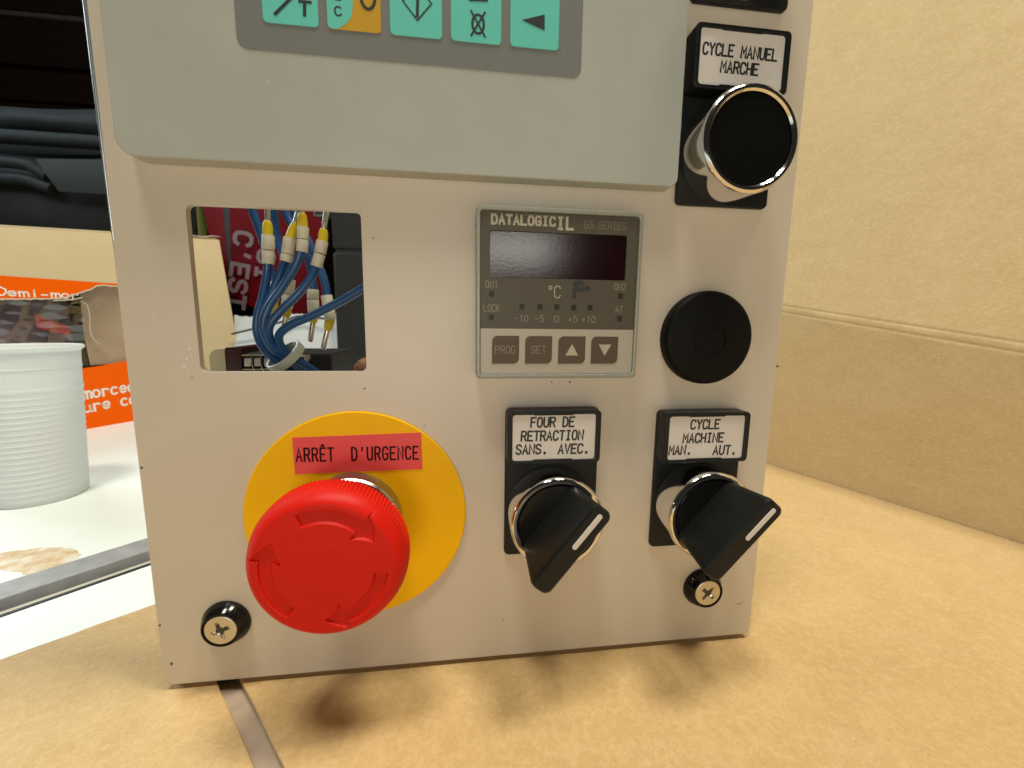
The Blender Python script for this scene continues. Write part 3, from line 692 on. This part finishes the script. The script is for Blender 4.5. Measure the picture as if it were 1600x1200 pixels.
# ---- module fixed behind the cutout
md = cp.part('rear_module', MB().box(7.0, 40.5, 50, 84, 60, 98.6), M['case'], bevel=.6)
cp.part('bracket', MB().box(10, 30, 2.25, 50, 62, 64), M['steel'], parent=md)
cp.part('window_block', MB().box(1.2, 6.95, 49.5, 84, 60, 100.9), M['maroon'], parent=md, bevel=.4)
cp.part('end_cap', MB().prism(rrect(-4.6, 1.15, 60, 100.4, [1.5,.2,.2,3.5]), 49.3, 84), M['beige'], parent=md, bevel=.6)
for i in range(3):
    cp.part('terminal', MB().box(8.2+i*3.6, 10.9+i*3.6, 48.6, 51, 93.6, 97.0), M['tin'], parent=md, bevel=.3)
for z in (92.4, 98.0):
    cp.part('terminal_rail', MB().tube([(7.5, 48.9, z), (24, 48.9, z+.3)], .25, n=8), M['tin'], parent=md)
for i in range(4):
    cp.part('terminal_wire', MB().tube(catmull([(11.2+i*3.2, 48.8, 98.3), (11.4+i*3.2, 48.2, 94), (12.6+i*3.4, 48.4, 90), (14+i*3.4, 49, 86)]), .2, n=6), M['tin'], parent=md)
cp.part('clip', MB().prism([(27,98.4),(33.2,98.4),(33.2,97.2),(31.6,93.6),(36.5,88.5),(36,88),(30.4,93.2),(30.9,97.4),(27,97.4)][::-1], 47.6, 48.8), M['tin'], parent=md, fix=True)

# ================================================================== BLUE WIRE HARNESS BEHIND THE CUTOUT
wh = Thing('wire_harness', (60, 30, 60), 'bundle of blue wires with yellow ferrules seen through the square cutout', 'wires')
RW = 1.32
def wire(path, sleeves, collar, pin, y=22, ye=None):
    """path from the sleeve down; sleeves/collar/pin given from wire side to the bare end"""
    ye = y if ye is None else ye
    P = [at(px, py, yy) for px, py, yy in path]
    wo = wh.part('wire', MB().tube(catmull(P, 7), RW*(1.0 if y < 30 else 1.08), n=14), M['blue'], smooth=60)
    k = 1+(y-22)*.006
    if sleeves:
        for i in range(len(sleeves)-1):
            a, b = at(*sleeves[i], ye), at(*sleeves[i+1], ye); d_ = (b-a)
            rr = 1.82*k*random.uniform(.96,1.04)
            wh.part('marker_sleeve', MB().tube([a+d_*.02, a+d_*.06, a+d_*.93, a+d_*.97], [rr*.97, rr, rr, rr*.96], n=16), M['sleeve'], parent=wo, smooth=50)
        a, b = at(*collar[0], ye), at(*collar[1], ye)
        wh.part('ferrule_collar', MB().tube([a, a.lerp(b,.62), a.lerp(b,.85), b], [1.55*k, 1.5*k, 1.25*k, .8*k], n=16), M['ferrule'], parent=wo, smooth=50)
        a, b = at(*pin[0], ye), at(*pin[1], ye)
        wh.part('ferrule_pin', MB().tube([a, a.lerp(b,.9), b], [.85*k, .92*k, .7*k], n=12), M['tin'], parent=wo, smooth=50)
tail = [(470,592,27),(520,625,34),(640,640,48)]
wire([(419,408,22),(417,430,22),(411,462,21),(403,492,20),(402,520,20),(412,545,22),(436,566,24)]+tail, [(419,413),(419,391),(419,367)], [(418.5,370),(418,344)], [(418,346),(418,310)])
wire([(446,404,23),(438,428,22),(424,460,21),(409,490,20),(408,520,20),(420,545,23),(442,562,25)]+[(476,588,28),(526,622,36),(645,642,52)], [(446.5,409),(449,397),(453,371)], [(453,374),(462,348)], [(461,350),(466,332)], y=22)
wire([(471,390,20),(462,415,20),(441,449,19),(420,480,18),(412,512,18),(424,542,20),(448,560,23)]+[(482,584,26),(532,616,33),(650,634,45)], [(472,394),(473,374),(474,354)], [(473.5,357),(472,332)], [(472,334),(472,312)], y=20)
wire([(495,412,19),(486,433,18),(466,459,17),(438,487,17),(421,510,17),(424,535,19),(446,556,22)]+[(480,578,25),(530,610,30),(650,626,42)], [(494,417),(500,396),(504,376)], [(504,379),(506,357)], [(506,359),(511,324)], y=19)
wire([(600,432,9),(568,450,10),(530,472,12),(488,493,14),(452,509,16),(436,526,18),(446,550,21)]+[(486,576,24),(536,606,29),(650,620,40)], None, None, None, y=14)
# wires hanging in from above
yb = 40
wire([(386,270,yb),(393,322,yb),(405,358,yb),(416,392,yb),(424,430,yb),(427,446,yb)], [(427,440),(427,456),(427,470)], [(427,468),(427,490)], [(427,488),(424,512)], y=40)
wire([(424,270,yb+6),(428,322,yb+6),(432,364,yb+5),(443,400,yb+4),(453,428,yb+4),(452,446,yb+4)], [(453,436),(450,460),(448,482)], [(448,480),(447,496)], [(447,494),(443,520)], y=44)
wire([(430,270,yb+3),(444,325,yb+3),(458,356,yb+2),(474,385,yb),(486,420,yb),(490,452,yb)], [(489,452),(489,468),(490,488)], [(490,486),(489,506)], [(489,504),(485,534)], y=40)
wire([(444,270,yb-4),(455,322,yb-4),(470,352,yb-4),(484,382,yb-5),(498,414,yb-5),(507,440,yb-5),(511,462,yb-5)], [(510,461),(514,484),(516,500)], [(516,498),(512,517)], [(512,515),(505,546)], y=35)
a = at(446, 557, 23); b = at(476, 585, 27); t = (b-a).normalized(); o1 = t.orthogonal().normalized(); o2 = t.cross(o1)
ringp = [a+(o1*math.cos(2*PI*k/28)*5.6+o2*math.sin(2*PI*k/28)*5.2) for k in range(29)]
mb = MB()
vs = []; fs = []
for i, p in enumerate(ringp[:-1]):
    rad = (p-a).normalized()
    for (q, e) in ((-1.5,0),(1.5,0),(1.5,1.1),(-1.5,1.1)): vs.append(p+t*q+rad*e)
n_ = len(ringp)-1
for i in range(n_):
    for k in range(4): fs.append((i*4+k, i*4+(k+1) % 4, ((i+1) % n_)*4+(k+1) % 4, ((i+1) % n_)*4+k))
mb.add(vs, fs); wh.part('cable_tie', mb, M['tie'], fix=True, bevel=.25)

# ---- fingertip behind the corner of the cutout
fg = Thing('finger', tuple(at(600, 600, 26)), 'brown fingertip peeping out behind the lower right corner of the square cutout', 'finger')
fpts = [at(558.5, 566, 26), at(563, 570, 26), at(570, 577, 27), at(584, 590, 28), at(610, 612, 30), at(650, 640, 33)]
fg.part('fingertip', MB().tube(catmull(fpts, 5), [0.9]+[1.9,2.5,2.9,3.2,3.4,3.6,3.8,4.0,4.1,4.2,4.3]+[4.8]*14, n=18), M['skin'], smooth=70)
a = at(561, 565, 23.0); b = at(570, 575, 23.2)
fg.part('nail', MB().grid(6, 6, lambda u, v: (a.lerp(b, v)+Vector(((u-.5)*2.6, .9*(u-.5)**2*2, (u-.5)*-2.2)))[:]), M['nail'])

# ================================================================== THINGS ON THE FAR DESK
# ---- plastic cup
CX, CY = -186.0, 182.0
cu = Thing('plastic_cup', (CX, CY, DESK), 'white ribbed plastic drinking cup standing in front of the orange box', 'cup')
def rad(z): return 22.6+(z+7.5)*(27.8-22.6)/106
pf = [(2, DESK+3.0), (18, DESK+3.0), (20.3, DESK+1.8), (20.8, DESK+.2), (21.6, DESK+.1), (22.5, DESK+1.6)]
z = DESK+4
while z < 90.0:
    r = rad(z)
    if z < 65:
        ph = ((z-DESK) % 3.6)/3.6; r += .26*(1 if ph < .2 else (.3 if ph < .32 else -.2 if ph < .9 else .4))
    elif z < 67: r += .45
    elif 79 < z < 80: r += .45
    pf.append((r, z)); z += .44
pf += [(28.0, 90.5), (28.7, 91.0), (29.4, 91.8), (29.5, 92.7), (29.0, 93.4), (28.1, 93.2), (27.6, 92.0), (27.2, 89.5)]
z = 87
while z > -2: pf.append((rad(z)-.7, z)); z -= 8
pf += [(21.6, -2.5), (2, -2.8)]
cu.part('cup_wall', MB().vlathe(pf, CX, CY, n=128), M['cup'], smooth=60)

# ---- orange box with a torn window
ob_r = Vector((-284.0, 404.0)); od = Vector((.5, .866)); on = Vector((.866, -.5))
sb = Thing('sugar_box', (-330, 380, DESK), 'orange printed carton with a torn film window behind the plastic cup', 'box')
def ob(t, zz, dep=0.0): p = ob_r+od*t-on*dep; return (p.x, p.y, zz)
def facepart(name, mbxz, material, parent=None, **kw):
    q = MB(); q.f = mbxz.f; q.v = [ob(x, zz, y) for x, y, zz in mbxz.v]; return sb.part(name, q, material, parent=parent, **kw)
hole = [(-170,56),(-38,57.5),(-20,59),(2,62.5),(36,66),(36,146),(6,146.2),(-2,145.6),(-9,145.9),(-14,144.8),(-20,140.5),(-27,137.5),(-33,134.5),(-40,131.5),(-48,129.5),(-60,128.5),(-85,127),(-170,125)]
outer = [(-190,DESK+.1),(40,DESK+.1),(40,148.5),(-190,148.5)]
fr = facepart('front', MB().holed(outer, [hole], 0, .6), M['orange'])
edge = [(t_, z_) for t_, z_ in hole[6:]]
te = MB()
for i in range(len(edge)-1):
    a, b = Vector(edge[i]), Vector(edge[i+1]); k = max(2, int((b-a).length/2))
    pts = [a.lerp(b, j/k)+Vector((random.uniform(-.3,.3), random.uniform(-.5,.3))) for j in range(k+1)]
    ribbon(te, pts, 1.3, lambda p, l: (p[0], -.25-l, p[1]), .01*(i % 3))
for pts in ([(-50,127.4),(-36,129.0),(-28,131.5)],): ribbon(te, [Vector(p) for p in pts], 1.0, lambda p, l: (p[0], -.35-l, p[1]), .05)
facepart('torn_edge', te, M['torn'], parent=fr, smooth=0)
hw = MB(); hf = lambda p, l: (p[0], -.15-l, p[1])
lettering(hw, 'Demi-mor', -88.5, -30, 134.0, 7.6, hf, 1.3, font=H, fill=.84)
clip = MB(); 
facepart('lettering', hw, M['whiteprint'], parent=fr, smooth=0)
hw = MB()
lettering(hw, 'morceaux', -37.5, 25, 32.5, 13, lambda p, l: (p[0], -.15-l, p[1]+.05*p[0]+1), 2.1, font=H, fill=.82)
lettering(hw, 'pure canne', -47, 34, 18.0, 13, lambda p, l: (p[0], -.15-l, p[1]+.05*p[0]+1), 2.1, font=H, fill=.82)
facepart('lettering', hw, M['whiteprint'], parent=fr, smooth=0)
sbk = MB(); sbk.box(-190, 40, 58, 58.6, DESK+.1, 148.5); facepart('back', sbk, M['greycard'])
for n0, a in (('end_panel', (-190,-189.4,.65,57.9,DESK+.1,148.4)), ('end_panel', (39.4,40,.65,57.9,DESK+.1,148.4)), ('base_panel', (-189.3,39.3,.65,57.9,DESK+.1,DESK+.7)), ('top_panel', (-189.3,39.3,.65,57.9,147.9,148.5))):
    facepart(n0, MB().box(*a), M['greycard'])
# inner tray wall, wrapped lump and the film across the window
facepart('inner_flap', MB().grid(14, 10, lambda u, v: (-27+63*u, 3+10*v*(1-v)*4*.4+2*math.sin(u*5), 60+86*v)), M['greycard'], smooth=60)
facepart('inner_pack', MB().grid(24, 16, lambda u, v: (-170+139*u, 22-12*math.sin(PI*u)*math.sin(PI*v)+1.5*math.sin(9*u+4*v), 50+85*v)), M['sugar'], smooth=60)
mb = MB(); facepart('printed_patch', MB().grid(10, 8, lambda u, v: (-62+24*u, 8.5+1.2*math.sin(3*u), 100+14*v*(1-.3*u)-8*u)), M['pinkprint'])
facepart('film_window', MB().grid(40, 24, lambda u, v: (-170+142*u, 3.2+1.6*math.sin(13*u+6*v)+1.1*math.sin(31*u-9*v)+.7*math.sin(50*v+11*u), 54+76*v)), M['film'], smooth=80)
fe = catmull([ob(-29,128,2), ob(-24,124,1), ob(-23,112,1), ob(-24,98,1.5), ob(-22,88,1), ob(-17,82,1)], 4)
sb.part('film_edge', MB().tube(fe, .35, n=6), M['tie'])

# ---- large plain carton behind
cb = Thing('cardboard_box', (-700, 1050, DESK), 'large plain tan cardboard carton standing behind the orange box', 'box')
C0 = Vector((-411, 905)); cdv = Vector((-.985, -.17)); cnv = Vector((.17, -.985))
cdp = Vector((-.52, .854))
def cbp(a, z, dep):
    a += (24*(z+7)/287-18)*(1-a/720); p = C0+cdv*a+cdp*dep; return (p.x, p.y, z)
def cpart(name, t0, t1, d0, d1, z0, z1, mt, **kw):
    q = MB().box(t0, t1, d0, d1, z0, z1); q.v = [cbp(x, zz, y) for x, y, zz in q.v]; return cb.part(name, q, mt, fix=True, **kw)
cpart('front_side', 0, 720, 0, 4, DESK+.5, 280, M['carton'], bevel=1.2)
cpart('end_side', 0, 4, 4.2, 330, DESK+.5, 279, M['carton'], bevel=.8); cpart('end_side', 716, 720, 4.2, 330, DESK+.5, 279, M['carton'], bevel=.8)
cpart('back_side', 4.2, 715.8, 326, 330, DESK+.5, 279, M['carton'], bevel=.8)
cpart('top_flap', 4, 718, 2, 322, 280.2, 284, M['carton'], bevel=1.0)
q = MB().grid(12, 4, lambda u, v: cbp(-3+70*u, 284.6+2.0*math.sin(u*9)*(1-u)+3*v, -2.5+14*v)); cb.part('torn_lip', q, M['torn'], smooth=60)

# ---- black bag
bb = Thing('black_bag', (-1050, 1300, DESK), 'black canvas bag with piped seams and a webbing strap behind the carton', 'bag')
def bagpt(px, py, y=1200): return at(px, py, y)
def bband(name, y_tl, y_tr, y_bl, y_br, y, bulge, mt):
    a, b, c, e = at(-260, y_tl-12, y), at(330, y_tr+12, y), at(-260, y_bl-12, y), at(330, y_br+12, y)
    bb.part(name, MB().grid(30, 12, lambda u, v: (lambda p: (p.x+4*math.sin(v*9+u*5), p.y-bulge*math.sin(PI*v)+6*math.sin(u*17+v*4), p.z+5*math.sin(u*11)))(c.lerp(e, u).lerp(a.lerp(b, u), v))), mt, smooth=70)
bband('top_panel', 160, 172, 206, 217, 1210, 25, M['bagblack'])
bband('front_panel', 234, 242, 400, 410, 1205, 40, M['bagblack'])
def roll(name, pts, r, mt, y): bb.part(name, MB().tube(catmull([at(px, py, y) for px, py in pts], 6), r, n=16), mt, smooth=70)
roll('piping', [(-240,202),(0,213),(90,219),(165,224),(330,238)], 17, M['bagpiping'], 1180)
bb.part('body', MB().box(-1480, -560, 1225, 1420, DESK+.5, 640), M['bagblack'], bevel=25, segs=4)
roll('handle', [(-200,246),(-20,252),(40,258),(58,266),(76,276)], 13, M['bagpiping'], 1150)
roll('handle', [(-200,268),(0,279),(40,282),(64,290),(82,296)], 13, M['bagpiping'], 1150)
a, b, c, e = at(56,248,1140), at(175,249,1140), at(92,299,1140), at(175,304,1140)
bb.part('strap', MB().grid(16, 8, lambda u, v: (lambda p: (p.x, p.y-3*math.sin(PI*v), p.z))(c.lerp(e, u).lerp(a.lerp(b, u), v))), M['strap'], smooth=60)
st_o = bb.o

# ---- dark cabinet
cbn = Thing('dark_cabinet', (-1250, 1750, -760), 'dark brown wooden drawer cabinet in the upper left background', 'cabinet')
cbn.part('carcass', MB().box(-2100, -420, 1620, 2050, -760, 1500), M['wood'], bevel=3)
def slopez(py, y): return at(80, py, y).z
zz = [slopez(168,1600), slopez(112,1600), slopez(108,1600), slopez(32,1600), slopez(24,1600), slopez(-60,1600)]
for z0, z1 in ((zz[0]-120, zz[0]+8), (zz[0]+16, zz[1]), (zz[2]+6, zz[3]-4), (zz[4]+6, zz[5]), (zz[5]+10, zz[5]+190)):
    cbn.part('drawer_front', MB().box(-2080, -440, 1597, 1619, z0, z1), M['wood'], bevel=3)
cbn.part('pale_lip', MB().box(-2080, -440, 1590, 1618, zz[3], zz[4]-1), M['woodlip'], bevel=2)

# ---- black equipment case, red bag, white sheet and olive cloth seen through the cutout
cs = Thing('equipment_case', (60, 980, DESK), 'dark grey equipment case with a horizontal seam seen through the cutout', 'case')
cs.part('lower_body', MB().box(-172, 420, 860, 1200, DESK+.3, 257), M['case'], bevel=6)
cs.part('lid', MB().box(-172, 420, 860, 1200, 263, 420), M['case'], bevel=6)
cs.part('seam', MB().box(-166, 414, 866, 1194, 257.1, 262.9), M['darkedge'])
cs.part('latch', MB().box(-206, -172.3, 868, 900, 330, 420), M['darkedge'], bevel=3)
for x_ in (-207.5, -181): cs.part('bright_edge', MB().box(x_, x_+3.0, 865, 868, 329, 421), M['tin'])
cs.part('bright_edge', MB().box(-204, -181.5, 865, 868, 329, 332), M['tin'])
rb = Thing('red_bag', (-380, 1100, 112), 'dark red bag with grey capital lettering seen through the cutout', 'bag')
def q4(name, c4, mt, nu=14, nv=14, amp=3.0, parent=None):
    a, b, c, e = [Vector(p) for p in c4]
    return rb.part(name, MB().grid(nu, nv, lambda u, v: (lambda p: (p.x, p.y+amp*math.sin(7*u+3*v), p.z))(c.lerp(e, u).lerp(a.lerp(b, u), v))), mt, smooth=70, parent=parent)
yb_ = 1060
q4('front_face', [at(355,250,yb_), at(505,250,yb_-30), at(362,463,yb_), at(505,537,yb_-30)], M['redbag'])
q4('side_face', [at(300,250,yb_+60), at(378,250,yb_+6), at(345,455,yb_+60), at(372,463,yb_+6)], M['redbag'])
rb.part('body', MB().slab([at(362,463,yb_+8).xy[:], at(505,463,yb_-20).xy[:], at(505,463,yb_+90).xy[:], at(352,463,yb_+90).xy[:]], 168, 440), M['darkedge'], fix=True)
tx = MB()
def rtext(s, p0, p1, h, st):
    """line that runs downwards on the bag (turned a quarter clockwise)"""
    A, B = at(*p0, yb_-18), at(*p1, yb_-18); dx_ = (B-A); L_ = dx_.length; dx_.normalize()
    up_ = Vector((-dx_.z, 0, dx_.x)); up_ = Vector((dx_.z*-1, 0, dx_.x))
    lettering(tx, s, 0, L_, 0, h, lambda p, l: (A+dx_*p[0]+up_*p[1]+Vector((0,-l*20,0)))[:], st, fill=.72)
rtext("C'EST", (381,364), (368,480), 38, 9.5)
rtext("ICI", (421,366), (411,436), 36, 9)
rb.part('lettering', tx, M['bagprint'], smooth=0)
ws = Thing('plastic_sheet', (-300, 940, DESK), 'crumpled white plastic sheet lying on the desk seen through the cutout', 'plastic sheet')
random.seed(3)
def crump(u, v):
    x = -404+226*u
    t = min(1, v/.18); y = 900+14*t+(max(0, v-.18)/.82)*130
    z = DESK+1+(122+12*u)*t**.8-4*max(0, v-.18)+1.6*math.sin(23*u+9*v)+1.2*math.sin(41*v-17*u)+1.4*math.sin(61*u+37*v)
    return (x, y, max(DESK+.6, z))
ws.part('sheet', MB().grid(70, 50, crump), M['sheet'], smooth=25)
ws.part('dark_cord', MB().tube(catmull([at(362,522,890), at(395,514,888), at(440,503,888), at(470,494,892), at(520,500,890)], 6), 2.2, n=8), M['darkedge'])
oc = Thing('olive_cloth', (-560, 1150, 250), 'olive green cloth between black folds at the upper left of the cutout', 'cloth')
oc.part('cloth', MB().grid(10, 10, lambda u, v: (lambda p: (p.x, p.y+12*math.sin(6*u+2*v), p.z))(at(298,400,1140).lerp(at(325,400,1140), u).lerp(at(298,250,1140).lerp(at(318,250,1140), u), v))), M['green'], smooth=70)
oc.part('black_fold', MB().grid(10, 10, lambda u, v: (lambda p: (p.x, p.y+8*math.sin(6*u+2*v), p.z))(at(270,400,1130).lerp(at(300+6*math.sin(v*5),400,1130), u).lerp(at(270,250,1130).lerp(at(304,250,1130), u), v))), M['bagblack'], smooth=70)
bw = MB().box(-3200, 2600, 2300, 2320, -760, 2400).build('wall', mat('back_wall', (0.05, 0.042, 0.036), 0.8, var=0.3, var_scale=3)); tag(bw, kind='structure')
